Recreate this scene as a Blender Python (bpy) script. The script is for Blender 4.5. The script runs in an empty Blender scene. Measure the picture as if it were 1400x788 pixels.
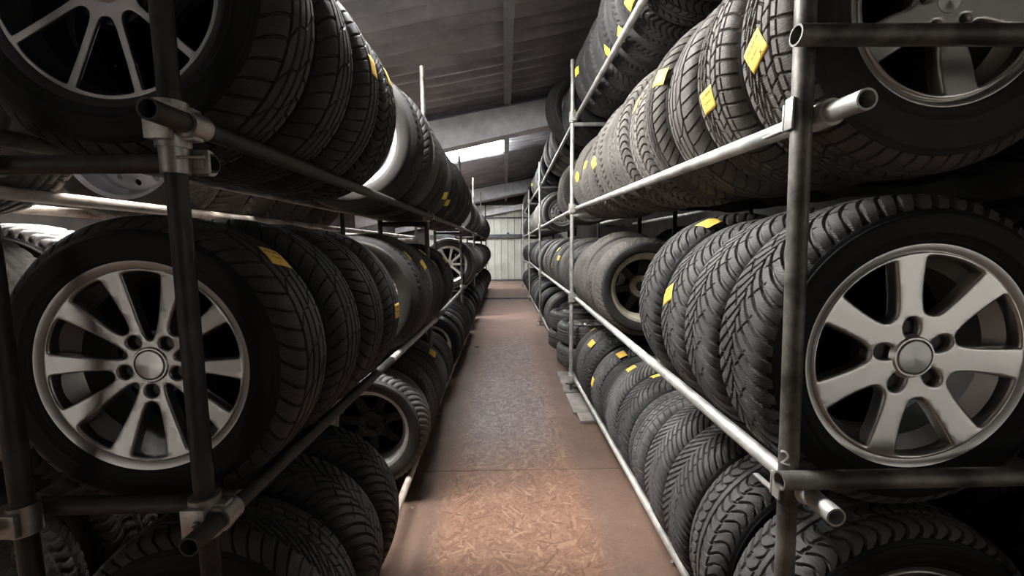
import bpy, bmesh, math, random
import numpy as np
from mathutils import Vector, Matrix
random.seed(11); RNG = np.random.default_rng(5)
C = bpy.context.scene.collection
PI = math.pi
FLOOR = -1.36                     # the camera is the origin of the world; y runs down the aisle

# ------------------------------------------------------------------ camera model (from the photo's vanishing points)
F = 560.5
cY = np.array([-9.5, 56, F]); cY /= np.linalg.norm(cY)
cD = np.array([54, -5601, F]); cD /= np.linalg.norm(cD)
cZ = -cD; cZ -= cY*np.dot(cY, cZ); cZ /= np.linalg.norm(cZ)
cX = np.cross(cY, cZ)
if cX[0] < 0: cX = -cX
def ray(px, py):
    c = np.array([px-700, 394-py, F]); w = np.array([cX@c, cY@c, cZ@c]); return w/w[1]

# ------------------------------------------------------------------ materials
def newmat(name):
    m = bpy.data.materials.new(name); m.use_nodes = True
    nt = m.node_tree; b = nt.nodes['Principled BSDF']
    return m, nt, b
def N(nt, t, **kw):
    n = nt.nodes.new(t)
    for k, v in kw.items():
        if k in n.inputs.keys(): n.inputs[k].default_value = v
        else: setattr(n, k, v)
    return n
def ramp(nt, stops):
    n = nt.nodes.new('ShaderNodeValToRGB'); e = n.color_ramp.elements
    while len(e) < len(stops): e.new(.5)
    for i, (p, c) in enumerate(stops):
        e[i].position = p; e[i].color = (*c, 1) if len(c) == 3 else c
    return n
def bump(nt, b, h, strength=.4, dist=.002):
    n = N(nt, 'ShaderNodeBump'); n.inputs['Strength'].default_value = strength; n.inputs['Distance'].default_value = dist
    nt.links.new(h, n.inputs['Height']); nt.links.new(n.outputs[0], b.inputs['Normal']); return n
def noisy(name, c1, c2, scale=8, rough=.5, metal=0, rough2=None, bumpd=0, detail=6, lo=.35, hi=.65, spec=None):
    m, nt, b = newmat(name)
    tc = N(nt, 'ShaderNodeTexCoord'); no = N(nt, 'ShaderNodeTexNoise', Scale=scale, Detail=detail, Roughness=.62)
    nt.links.new(tc.outputs['Object'], no.inputs['Vector'])
    r = ramp(nt, [(lo, c1), (hi, c2)]); nt.links.new(no.outputs['Fac'], r.inputs[0]); nt.links.new(r.outputs[0], b.inputs['Base Color'])
    b.inputs['Roughness'].default_value = rough; b.inputs['Metallic'].default_value = metal
    if spec is not None: b.inputs['Specular IOR Level'].default_value = spec
    if rough2 is not None:
        mr = N(nt, 'ShaderNodeMapRange'); mr.inputs['To Min'].default_value = rough; mr.inputs['To Max'].default_value = rough2
        nt.links.new(no.outputs['Fac'], mr.inputs['Value']); nt.links.new(mr.outputs[0], b.inputs['Roughness'])
    if bumpd: bump(nt, b, no.outputs['Fac'], .5, bumpd)
    return m
def rubber_tread(name, c1, c2, sipe=True):
    m, nt, b = newmat(name)
    tc = N(nt, 'ShaderNodeTexCoord'); no = N(nt, 'ShaderNodeTexNoise', Scale=9, Detail=7, Roughness=.65)
    nt.links.new(tc.outputs['Object'], no.inputs['Vector'])
    oi = N(nt, 'ShaderNodeObjectInfo')
    r = ramp(nt, [(.3, c1), (.72, c2)]); nt.links.new(no.outputs['Fac'], r.inputs[0])
    hs = N(nt, 'ShaderNodeHueSaturation'); mr = N(nt, 'ShaderNodeMapRange')
    mr.inputs['To Min'].default_value = .8; mr.inputs['To Max'].default_value = 1.25
    nt.links.new(oi.outputs['Random'], mr.inputs['Value']); nt.links.new(mr.outputs[0], hs.inputs['Value'])
    nt.links.new(r.outputs[0], hs.inputs['Color']); nt.links.new(hs.outputs[0], b.inputs['Base Color'])
    b.inputs['Roughness'].default_value = .62; b.inputs['Specular IOR Level'].default_value = .25
    if sipe:
        uv = N(nt, 'ShaderNodeUVMap'); uv.uv_map = 'TreadUV'
        mp = N(nt, 'ShaderNodeMapping'); mp.inputs['Scale'].default_value = (1, .012, 1)
        w = N(nt, 'ShaderNodeTexWave', Scale=58, Distortion=1.2, Detail=1); w.wave_profile = 'SAW'
        w.inputs['Detail Scale'].default_value = 40
        nt.links.new(uv.outputs[0], mp.inputs[0]); nt.links.new(mp.outputs[0], w.inputs['Vector'])
        rr = ramp(nt, [(0, (0, 0, 0)), (.16, (1, 1, 1))]); nt.links.new(w.outputs['Fac'], rr.inputs[0])
        bump(nt, b, rr.outputs[0], .9, .0025)
    return m
def rubber_side(name, c1, c2):
    m, nt, b = newmat(name)
    tc = N(nt, 'ShaderNodeTexCoord'); no = N(nt, 'ShaderNodeTexNoise', Scale=7, Detail=8, Roughness=.66)
    nt.links.new(tc.outputs['Object'], no.inputs['Vector'])
    r = ramp(nt, [(.32, c1), (.75, c2)]); nt.links.new(no.outputs['Fac'], r.inputs[0]); nt.links.new(r.outputs[0], b.inputs['Base Color'])
    b.inputs['Roughness'].default_value = .6; b.inputs['Specular IOR Level'].default_value = .18
    n2 = N(nt, 'ShaderNodeTexNoise', Scale=120, Detail=3); nt.links.new(tc.outputs['Object'], n2.inputs['Vector'])
    bump(nt, b, n2.outputs['Fac'], .25, .001)
    return m
M = {}
M['tread_black'] = rubber_tread('tread_black', (.024, .024, .025), (.046, .045, .045))
M['tread_grey'] = rubber_tread('tread_grey', (.055, .054, .054), (.105, .102, .099))
M['tread_dust'] = rubber_tread('tread_dust', (.082, .075, .068), (.155, .143, .131))
M['side_black'] = rubber_side('side_black', (.006, .006, .0065), (.0115, .0115, .012))
M['side_grey'] = rubber_side('side_grey', (.022, .021, .021), (.048, .045, .042))
M['side_dust'] = rubber_side('side_dust', (.016, .0145, .013), (.046, .041, .036))
M['tube_galv'] = noisy('tube_galv', (.34, .34, .32), (.62, .61, .57), 14, .42, .55, .6, .0006)
M['tube_worn'] = noisy('tube_worn', (.06, .057, .052), (.30, .29, .26), 9, .45, .6, .65, .0006, lo=.4, hi=.72)
M['tube_dark'] = noisy('tube_dark', (.016, .016, .016), (.05, .048, .045), 12, .42, .35, .6, .0006)
M['tube_rust'] = noisy('tube_rust', (.22, .13, .085), (.55, .49, .43), 7, .5, .4, .7, .0006, lo=.3, hi=.55)
M['coupler'] = noisy('coupler_steel', (.30, .29, .27), (.52, .50, .47), 20, .34, .9, .5, .0008)
M['bolt'] = noisy('bolt_steel', (.25, .23, .2), (.5, .48, .44), 40, .35, .8)
M['sticker'] = noisy('sticker_paper', (.80, .47, .07), (.86, .54, .10), 30, .7)
M['sticker_lemon'] = noisy('sticker_lemon', (.83, .62, .05), (.88, .70, .09), 30, .7)
M['print'] = noisy('print_ink', (.05, .03, .015), (.09, .05, .02), 60, .8)
M['alloy'] = noisy('alloy_silver', (.60, .59, .56), (.68, .67, .63), 4, .27, .95, .36, spec=.5)
M['alloy_grey'] = noisy('alloy_grey', (.33, .32, .31), (.42, .41, .395), 4, .28, .95, .38)
M['alloy_dark'] = noisy('alloy_dark', (.015, .015, .016), (.03, .03, .03), 6, .4, .5)
M['alloy_dust'] = noisy('alloy_dust', (.34, .30, .23), (.54, .49, .40), 8, .5, .45, .65)
M['alloy_brown'] = noisy('alloy_brown', (.018, .015, .012), (.05, .04, .032), 9, .55, .4)
M['steel_white'] = noisy('steel_silver', (.28, .28, .30), (.40, .40, .42), 6, .38, .6)
M['steel_grey'] = noisy('steel_grey', (.30, .295, .285), (.46, .45, .43), 8, .5, .5)
M['plank'] = noisy('plank_wood', (.16, .14, .125), (.30, .27, .245), 6, .75, 0, None, .002)
M['paper'] = noisy('scrap_paper', (.55, .54, .52), (.7, .7, .68), 30, .8)

def cap_mat():
    m, nt, b = newmat('cap_brushed')
    b.inputs['Base Color'].default_value = (.46, .455, .44, 1); b.inputs['Metallic'].default_value = 1; b.inputs['Roughness'].default_value = .3
    b.inputs['Anisotropic'].default_value = .85
    tg = N(nt, 'ShaderNodeTangent'); tg.direction_type = 'RADIAL'; tg.axis = 'Y'
    nt.links.new(tg.outputs[0], b.inputs['Tangent'])
    no = N(nt, 'ShaderNodeTexNoise', Scale=180, Detail=2); tc = N(nt, 'ShaderNodeTexCoord'); nt.links.new(tc.outputs['Object'], no.inputs['Vector'])
    bump(nt, b, no.outputs['Fac'], .08, .0004)
    return m
M['cap'] = cap_mat()

def osb():
    m, nt, b = newmat('osb_floor'); L = nt.links.new
    tc = N(nt, 'ShaderNodeTexCoord'); best = None; bestc = None
    for i, (ang, sx, sy, off) in enumerate([(.3, 16, 95, 0), (.95, 14, 105, 3.1), (1.6, 18, 85, 7.7), (2.2, 15, 100, 11.3), (2.8, 13, 110, 17.9)]):
        mp = N(nt, 'ShaderNodeMapping'); mp.inputs['Location'].default_value = (off, off*1.7, 0)
        mp.inputs['Rotation'].default_value = (0, 0, ang)
        L(tc.outputs['Object'], mp.inputs[0])
        m2 = N(nt, 'ShaderNodeMapping'); m2.inputs['Scale'].default_value = (sx, sy, 1); L(mp.outputs[0], m2.inputs[0])
        v = N(nt, 'ShaderNodeTexVoronoi', Scale=1.0, Randomness=1.0); v.voronoi_dimensions = '2D'; L(m2.outputs[0], v.inputs['Vector'])
        sep = N(nt, 'ShaderNodeSeparateColor'); L(v.outputs['Color'], sep.inputs[0])
        if best is None: best, bestc = sep.outputs[0], sep.outputs[1]
        else:
            gt = N(nt, 'ShaderNodeMath', operation='GREATER_THAN'); L(sep.outputs[0], gt.inputs[0]); L(best, gt.inputs[1])
            mx = N(nt, 'ShaderNodeMix'); mx.data_type = 'FLOAT'; L(gt.outputs[0], mx.inputs[0]); L(bestc, mx.inputs[2]); L(sep.outputs[1], mx.inputs[3])
            mm = N(nt, 'ShaderNodeMath', operation='MAXIMUM'); L(sep.outputs[0], mm.inputs[0]); L(best, mm.inputs[1])
            best, bestc = mm.outputs[0], mx.outputs[0]
    r = ramp(nt, [(0, (.11, .053, .033)), (.3, (.155, .079, .049)), (.6, (.18, .096, .061)), (.85, (.207, .116, .075)), (1, (.26, .16, .112))]); L(bestc, r.inputs[0])
    # trodden-in grey dust, red stains and dark grime
    n1 = N(nt, 'ShaderNodeTexNoise', Scale=1.1, Detail=6, Roughness=.6); L(tc.outputs['Object'], n1.inputs['Vector'])
    sp = N(nt, 'ShaderNodeSeparateXYZ'); L(tc.outputs['Object'], sp.inputs[0])
    # worn grey boards between y 2.4 and 6.5
    a = N(nt, 'ShaderNodeMapRange', interpolation_type='SMOOTHSTEP'); a.inputs['From Min'].default_value = 2.2; a.inputs['From Max'].default_value = 3.1; L(sp.outputs[1], a.inputs['Value'])
    a2 = N(nt, 'ShaderNodeMapRange', interpolation_type='SMOOTHSTEP'); a2.inputs['From Min'].default_value = 7.5; a2.inputs['From Max'].default_value = 5.0; L(sp.outputs[1], a2.inputs['Value'])
    mu = N(nt, 'ShaderNodeMath', operation='MULTIPLY'); L(a.outputs[0], mu.inputs[0]); L(a2.outputs[0], mu.inputs[1])
    ab = N(nt, 'ShaderNodeMath', operation='ABSOLUTE'); ad = N(nt, 'ShaderNodeMath', operation='ADD'); ad.inputs[1].default_value = -.04
    L(sp.outputs[0], ad.inputs[0]); L(ad.outputs[0], ab.inputs[0])
    sd = N(nt, 'ShaderNodeMapRange', interpolation_type='SMOOTHSTEP'); sd.inputs['From Min'].default_value = .46; sd.inputs['From Max'].default_value = .2; L(ab.outputs[0], sd.inputs['Value'])
    mu2 = N(nt, 'ShaderNodeMath', operation='MULTIPLY'); L(mu.outputs[0], mu2.inputs[0]); L(sd.outputs[0], mu2.inputs[1])
    nr = ramp(nt, [(.3, (.25,)*3), (.6, (.95,)*3)]); L(n1.outputs['Fac'], nr.inputs[0])
    mu3 = N(nt, 'ShaderNodeMath', operation='MULTIPLY'); L(mu2.outputs[0], mu3.inputs[0]); L(nr.outputs[0], mu3.inputs[1])
    rg = ramp(nt, [(0, (.09, .062, .06)), (.5, (.165, .125, .118)), (1, (.27, .22, .21))]); L(bestc, rg.inputs[0])
    m1 = N(nt, 'ShaderNodeMix'); m1.data_type = 'RGBA'; L(mu3.outputs[0], m1.inputs[0]); L(r.outputs[0], m1.inputs[6]); L(rg.outputs[0], m1.inputs[7])
    # smooth trodden dirt along the racks hides the flakes
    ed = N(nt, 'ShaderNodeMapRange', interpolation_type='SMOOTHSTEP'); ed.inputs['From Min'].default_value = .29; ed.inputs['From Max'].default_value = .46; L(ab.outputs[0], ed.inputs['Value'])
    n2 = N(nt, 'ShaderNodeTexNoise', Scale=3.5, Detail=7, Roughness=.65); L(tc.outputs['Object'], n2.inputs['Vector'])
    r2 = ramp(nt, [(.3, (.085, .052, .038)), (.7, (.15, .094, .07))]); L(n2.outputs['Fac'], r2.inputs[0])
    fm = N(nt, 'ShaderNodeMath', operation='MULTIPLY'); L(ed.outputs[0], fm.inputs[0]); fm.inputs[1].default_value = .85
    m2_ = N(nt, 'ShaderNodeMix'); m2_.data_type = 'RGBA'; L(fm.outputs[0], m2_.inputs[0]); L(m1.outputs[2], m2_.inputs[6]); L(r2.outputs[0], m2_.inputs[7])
    # far boards are redder and smooth
    fr = N(nt, 'ShaderNodeMapRange', interpolation_type='SMOOTHSTEP'); fr.inputs['From Min'].default_value = 5.6; fr.inputs['From Max'].default_value = 7.5; L(sp.outputs[1], fr.inputs['Value'])
    m3 = N(nt, 'ShaderNodeMix'); m3.data_type = 'RGBA'; fr2 = N(nt, 'ShaderNodeMath', operation='MULTIPLY'); fr2.inputs[1].default_value = .75; L(fr.outputs[0], fr2.inputs[0])
    L(fr2.outputs[0], m3.inputs[0]); L(m2_.outputs[2], m3.inputs[6]); r3 = ramp(nt, [(.3, (.20, .13, .11)), (.7, (.28, .195, .165))]); L(n2.outputs['Fac'], r3.inputs[0]); L(r3.outputs[0], m3.inputs[7])
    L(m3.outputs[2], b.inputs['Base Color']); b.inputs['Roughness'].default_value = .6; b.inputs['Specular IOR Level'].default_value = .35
    bump(nt, b, bestc, .25, .0015)
    return m
M['osb'] = osb()
M['roof'] = noisy('roof_fibre_cement', (.28, .28, .305), (.47, .465, .495), 2.6, .85, 0, None, .002, 8)
M['concrete'] = noisy('beam_concrete', (.62, .64, .66), (.84, .86, .88), 6, .85, 0, None, .003, 9)
M['purlin'] = noisy('purlin_steel', (.22, .23, .25), (.33, .34, .36), 6, .6)
M['wall_dark'] = noisy('wall_block', (.035, .033, .031), (.075, .07, .066), 4, .9, 0, None, .004)
M['sheet'] = noisy('sheet_metal', (.48, .49, .44), (.60, .61, .55), 2.2, .5, .15)
M['girt'] = noisy('girt_steel', (.06, .065, .075), (.13, .135, .15), 6, .45, .3)
def emis(name, col, s):
    m, nt, b = newmat(name); b.inputs['Base Color'].default_value = (.8, .8, .8, 1)
    tc = N(nt, 'ShaderNodeTexCoord'); no = N(nt, 'ShaderNodeTexNoise', Scale=5, Detail=4); nt.links.new(tc.outputs['Object'], no.inputs['Vector'])
    r = ramp(nt, [(.25, tuple(c*.8 for c in col)), (.6, col)]); nt.links.new(no.outputs['Fac'], r.inputs[0])
    nt.links.new(r.outputs[0], b.inputs['Emission Color']); b.inputs['Emission Strength'].default_value = s
    return m
LS = dict(far=40, near=150, mid=16, door=.8, win=.62)  # last two: added glows behind the camera for the near wheels
M['sky_far'] = emis('skylight_far', (1, 1, 1), LS['far'])
M['sky_near'] = emis('skylight_near', (1, .985, .96), LS['near'])
M['sky_end'] = emis('skylight_mid', (1, 1, 1), LS['mid'])
M['win_day'] = emis('window_daylight', (1, .95, .88), LS['win'])  # glow of the added right-wall window that brightens the near rims
M['door_day'] = emis('doorway_daylight', (1, .95, .86), LS['door'])  # glow of the added doorway that brightens the near wheel faces

# ------------------------------------------------------------------ mesh helpers
def mk(name, mesh, parent=None, loc=(0, 0, 0), rot=(0, 0, 0), sc=None):
    o = bpy.data.objects.new(name, mesh); C.objects.link(o)
    o.location = loc; o.rotation_euler = rot
    if sc: o.scale = sc
    if parent: o.parent = parent
    return o
def tag(o, label=None, cat=None, group=None, kind=None):
    if label: o['label'] = label
    if cat: o['category'] = cat
    if group: o['group'] = group
    if kind: o['kind'] = kind
    return o
def fastmesh(name, V, Q, mat, smooth=False, uv=None):
    V = np.asarray(V, np.float32); Q = np.asarray(Q, np.int32)
    me = bpy.data.meshes.new(name); me.vertices.add(len(V)); me.vertices.foreach_set('co', V.ravel())
    n, k = Q.shape; me.loops.add(n*k); me.loops.foreach_set('vertex_index', Q.ravel())
    me.polygons.add(n); me.polygons.foreach_set('loop_start', np.arange(0, n*k, k, dtype=np.int32)); me.polygons.foreach_set('loop_total', np.full(n, k, np.int32))
    if uv is not None:
        l = me.uv_layers.new(name='TreadUV'); l.data.foreach_set('uv', np.asarray(uv, np.float32).ravel())
    me.materials.append(mat); me.update(calc_edges=True); me.validate()
    me.polygons.foreach_set('use_smooth', np.full(n, smooth, bool))
    return me
def bm_mesh(name, bm, mat, smooth=True, angle=40):
    bmesh.ops.recalc_face_normals(bm, faces=bm.faces)
    me = bpy.data.meshes.new(name); bm.to_mesh(me); bm.free(); me.materials.append(mat)
    if smooth:
        for p in me.polygons: p.use_smooth = True
        me.set_sharp_from_angle(angle=math.radians(angle))
    return me
def add_box(bm, c, s, M4=None, bev=0):
    r = bmesh.ops.create_cube(bm, size=1, matrix=Matrix.Translation(c) @ Matrix.Diagonal((*s, 1)))
    vs = r['verts']
    if bev:
        es = list({e for v in vs for e in v.link_edges}); g = bmesh.ops.bevel(bm, geom=es, offset=bev, segments=2, affect='EDGES', profile=.5); vs = list({v for f in g['faces'] for v in f.verts} | {v for v in vs if v.is_valid})
    if M4 is not None: bmesh.ops.transform(bm, matrix=M4, verts=[v for v in vs if v.is_valid])
    return vs
def frame_to(p, q):
    d = (Vector(q)-Vector(p)); L = d.length; R = d.to_track_quat('Z', 'Y').to_matrix().to_4x4()
    return Matrix.Translation(Vector(p)) @ R, L
def add_lathe(bm, prof, seg=32, M4=Matrix.Identity(4), closed=False):
    """prof: list of (radius, z) spun about local z"""
    rings = []
    for (r, z) in prof:
        rings.append([bm.verts.new(M4 @ Vector((r*math.cos(2*PI*i/seg), r*math.sin(2*PI*i/seg), z))) for i in range(seg)])
    n = len(rings)
    for j in range(n if closed else n-1):
        a, b = rings[j], rings[(j+1) % n]
        for i in range(seg):
            bm.faces.new((a[i], a[(i+1) % seg], b[(i+1) % seg], b[i]))
    return rings
def add_tube(bm, p, q, r=.018, wall=.0035, seg=24):
    M4, L = frame_to(p, q)
    add_lathe(bm, [(r, 0), (r, L), (r-wall, L), (r-wall, 0)], seg, M4, True)
def add_rod(bm, p, q, r, seg=16):
    M4, L = frame_to(p, q)
    rg = add_lathe(bm, [(r, 0), (r, L)], seg, M4)
    bm.faces.new(rg[0]); bm.faces.new(rg[1])
def tube_obj(name, p, q, mat, parent, r=.018):
    bm = bmesh.new(); add_tube(bm, p, q, r); o = mk(name, bm_mesh(name, bm, mat), parent); return o

# ------------------------------------------------------------------ tyres
_hp = {}
def half_profile(R, W, rb):
    if (R, W, rb) not in _hp: _hp[(R, W, rb)] = half_profile_(R, W, rb)
    return _hp[(R, W, rb)]
def half_profile_(R, W, rb):
    cp = [(0, R), (.15*W, R-.001), (.27*W, R-.0038), (.345*W, R-.0085), (.395*W, R-.0155), (.432*W, R-.026), (.462*W, R-.039), (.495*W, R-.40*(R-rb)), (.5*W, R-.55*(R-rb)), (.482*W, R-.75*(R-rb)), (.45*W, rb+.014), (.43*W, rb+.004), (.40*W, rb)]
    P = np.array(cp); out = []
    for i in range(len(P)-1):
        p0 = P[max(i-1, 0)] if i > 0 else np.array([-P[1][0], P[1][1]]); p1, p2 = P[i], P[i+1]; p3 = P[min(i+2, len(P)-1)]
        for t in np.linspace(0, 1, 14, endpoint=False):
            out.append(.5*((2*p1)+(-p0+p2)*t+(2*p0-5*p1+4*p2-p3)*t*t+(-p0+3*p1-3*p2+p3)*t**3))
    out.append(P[-1]); return np.array(out)
def smooth_mask(d, w, soft): return np.clip(.5-(np.abs(d)-w/2)/soft, 0, 1)
def fam(S, P, off, slope, w, soft):
    """family of lines S = k*P + off(u); slope = d off / d(metres across)"""
    ph = (S-off)/P; d = (ph-np.round(ph))*P/np.sqrt(1+slope**2)
    return smooth_mask(d, w, soft)
def pattern(kind, S, u, C0, hw, soft):
    a = np.abs(u); sg = np.sign(u); z = np.zeros_like(S); G = z
    def win(lo, hi, s=.015, x=None):
        x = u if x is None else x
        return np.clip((x-lo)/s+.5, 0, 1)*np.clip((hi-x)/s+.5, 0, 1)
    def mx(*g):
        r = g[0]
        for k in g[1:]: r = np.maximum(r, k)
        return r
    if kind == 'vee':
        n = round(C0/.037); P = C0/n; L = .085
        off = L*a**.75*np.clip(1.25-.25*a, .9, 1.3); sl = L*.75*np.maximum(a, .05)**(-.25)/hw
        g1 = fam(S+np.where(sg > 0, 0, P/2), P, off, sl, .0045+.0045*a, soft)*win(.05, 9, x=a)
        off2 = -.10*a; g2 = fam(S+np.where(sg > 0, 0, P/2), P*2, off2, .1/hw, .0035, soft)*win(.22, .62, x=a)
        zz = smooth_mask((u-.05*np.sin(2*PI*S/P))*hw, .005, soft)
        G = mx(g1, g2, zz)
    elif kind == 'chev':
        n = round(C0/.027); P = C0/n; L = .075
        off = L*a**.8; sl = L*.8*np.maximum(a, .05)**(-.2)/hw
        g1 = fam(S+np.where(sg > 0, 0, P/2), P, off, sl, .0048+.003*a, soft)*win(.04, 9, x=a)
        g3 = smooth_mask((a-.52-.03*np.sin(2*PI*S/P))*hw, .003, soft)*.7
        G = mx(g1, g3)
    elif kind == 'block':
        n = round(C0/.037); P = C0/n
        c = mx(smooth_mask((u+.52)*hw, .0045, soft), smooth_mask((u+.24+.012*np.sin(2*PI*S/P))*hw, .003, soft), smooth_mask((u-.03)*hw, .005, soft), smooth_mask((u-.30-.012*np.sin(2*PI*S/P))*hw, .0035, soft), smooth_mask((u-.57+.025*np.sin(2*PI*S/P))*hw, .006, soft))
        d1 = fam(S, P, .22*u, .22/hw, .0045, soft)*win(.03, .57)
        d2 = fam(S+P*.4, P, -.05*u, .05/hw, .003, soft)*win(-.24, .03)
        d3 = fam(S+P*.1, P, .05*u, .05/hw, .0035, soft)*win(-.52, -.24)
        s1 = fam(S, P, .05*(u-.57)**2+.012*u, .015, .006, soft)*win(.57, 9)
        s2 = fam(S+.01, P, -.02*u, .02/hw, .005, soft)*win(-9, -.52)
        s3 = smooth_mask((u+.76)*hw, .003, soft)*.6
        G = mx(c, d1, d2, d3, s1, s2, s3)
    elif kind == 'rib':
        n = round(C0/.044); P = C0/n
        c = mx(smooth_mask((u+.52)*hw, .0065, soft), smooth_mask((u+.17)*hw, .0055, soft), smooth_mask((u-.18)*hw, .0055, soft), smooth_mask((u-.54)*hw, .006, soft))
        s1 = fam(S, P, .045*(a-.5)**2, .02, .0055, soft)*win(.56, 9, x=a)
        d1 = fam(S, P*2, .16*u*u*sg, .2*a/hw*1.6, .0032, soft)*win(-.52, .54)*.9
        G = mx(c, s1, d1)
    elif kind == 'summer':
        n = round(C0/.036); P = C0/n
        c = mx(smooth_mask((u+.45)*hw, .0085, soft), smooth_mask(u*hw, .008, soft), smooth_mask((u-.45)*hw, .0085, soft))
        s1 = fam(S, P, .03*u, .03/hw, .0045, soft)*win(.66, 9, x=a)
        d1 = fam(S+.01, P, .05*u, .05/hw, .0028, soft)*win(.2, .62, x=a)*.6
        G = mx(c, s1, d1)
    elif kind == 'notch':
        n = round(C0/.034); P = C0/n
        c = mx(smooth_mask((u+.30)*hw, .005, soft), smooth_mask((u-.30)*hw, .005, soft), smooth_mask(u*hw, .004, soft)*.6)
        s1 = fam(S, P, .035*u*sg, .03/hw, .009, soft)*win(.60, .92, x=a)
        s2 = fam(S+P/2, P, -.03*u*sg, .03/hw, .006, soft)*win(.36, .54, x=a)
        G = mx(c, s1, s2)
    elif kind == 'wave':
        n = round(C0/.034); P = C0/n
        off = .028*np.sin(a*4.2)+.03*a; g1 = fam(S+np.where(sg > 0, 0, P*.5), P, off, (.118*np.cos(a*4.2)+.03)/hw, .006, soft)*win(.12, 9, x=a)
        c = mx(smooth_mask((a-.12)*hw, .004, soft), smooth_mask((a-.62+.02*np.sin(2*PI*S/P))*hw, .0055, soft))
        G = mx(g1, c)
    return G
RT, WT, RB = .33, .205, .2159
_cache = {}
def tread_mesh(kind, lod, mat):
    key = ('t', kind, lod, mat)
    if key in _cache: return _cache[key]
    base = ('tb', kind, lod)
    if base not in _cache:
        hp = half_profile(RT, WT, RB); k = int(np.argmax(hp[:, 1] < RT-.036))
        hp = hp[:k+1]; seg = np.r_[0, np.cumsum(np.hypot(*np.diff(hp, axis=0).T))]
        A = seg[-1]; hw = .385*WT
        nu, nv = {0: (96, 1000), 1: (46, 460), 2: (24, 216)}[lod]
        aa = np.linspace(-A, A, nu+1); w = np.interp(np.abs(aa), seg, hp[:, 0])*np.sign(aa); r = np.interp(np.abs(aa), seg, hp[:, 1])
        dw, dr = np.gradient(w), np.gradient(r); ln = np.hypot(dw, dr); nw, nr = -dr/ln, dw/ln
        C0 = 2*PI*RT; S = (np.arange(nv)/nv*C0)[:, None]+0*aa[None]; U = (aa/hw)[None]+0*S
        soft = {0: .0016, 1: .004, 2: .008}[lod]
        G = pattern(kind, S, U, C0, hw, soft)
        fade = np.clip((A/hw-np.abs(U))/.05, 0, 1)
        D = (.0068*G+.0004*RNG.random(G.shape))*fade
        th = (S/C0*2*PI); rr = r[None]-D*nr[None]; ww = w[None]-D*nw[None]
        V = np.stack([rr*np.cos(th), ww, rr*np.sin(th)], -1).reshape(-1, 3)
        i = np.arange(nv)[:, None]; j = np.arange(nu)[None]; i2 = (i+1) % nv
        Q = np.stack([i*(nu+1)+j, i*(nu+1)+j+1, i2*(nu+1)+j+1, i2*(nu+1)+j], -1).reshape(-1, 4)
        S2 = np.arange(nv+1)/nv*C0; I = i+0*j; J = j+0*i
        uv = np.stack([np.stack([S2[I], aa[J]/hw], -1), np.stack([S2[I], aa[J+1]/hw], -1), np.stack([S2[I+1], aa[J+1]/hw], -1), np.stack([S2[I+1], aa[J]/hw], -1)], 2).reshape(-1, 2)
        _cache[base] = (V, Q, uv)
    V, Q, uv = _cache[base]
    _cache[key] = fastmesh('tread_'+kind, V, Q, M[mat], lod > 0, uv); return _cache[key]
def casing_mesh(lod, mat, RB=RB):
    key = ('c', lod, mat, RB)
    if key in _cache: return _cache[key]
    hp = half_profile(RT, WT, RB); k = int(np.argmax(hp[:, 1] < RT-.034)); step = {0: 2, 1: 4, 2: 7}[lod]
    side = hp[k:][::step]; 
    if not np.allclose(side[-1], hp[-1]): side = np.vstack([side, hp[-1]])
    if lod == 0:      # raised rings and a bead line on the sidewall
        rel = (side[:, 1]-RB)/(RT-RB)
        side = side.copy(); side[:, 0] += .0016*(np.abs(rel-.30) < .03)+.0012*(np.abs(rel-.66) < .02)+.001*(np.abs(rel-.14) < .03)
    inner = [(.395*WT, RB+.012), (.44*WT, RB+.35*(RT-RB)), (.45*WT, RB+.55*(RT-RB)), (.38*WT, RT-.045), (.28*WT, RT-.024), (.15*WT, RT-.022)]
    half = [tuple(p) for p in side]+inner
    loop = half+[(-w, r) for (w, r) in reversed(half)]
    # the tread part closes the outside; a thin belt just below it closes the casing
    seg = {0: 144, 1: 72, 2: 40}[lod]
    belt = [(-.28*WT, RT-.0145), (.28*WT, RT-.0145)]
    loop = loop+belt
    L = np.array(loop); n = len(L); th = np.arange(seg)/seg*2*PI
    V = np.stack([L[None, :, 1]*np.cos(th)[:, None], L[None, :, 0]+0*th[:, None], L[None, :, 1]*np.sin(th)[:, None]], -1).reshape(-1, 3)
    i = np.arange(seg)[:, None]; j = np.arange(n)[None]; i2 = (i+1) % seg; j2 = (j+1) % n
    Q = np.stack([i*n+j, i2*n+j, i2*n+j2, i*n+j2], -1).reshape(-1, 4)
    _cache[key] = fastmesh('casing', V, Q, M[mat], True); return _cache[key]

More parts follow.
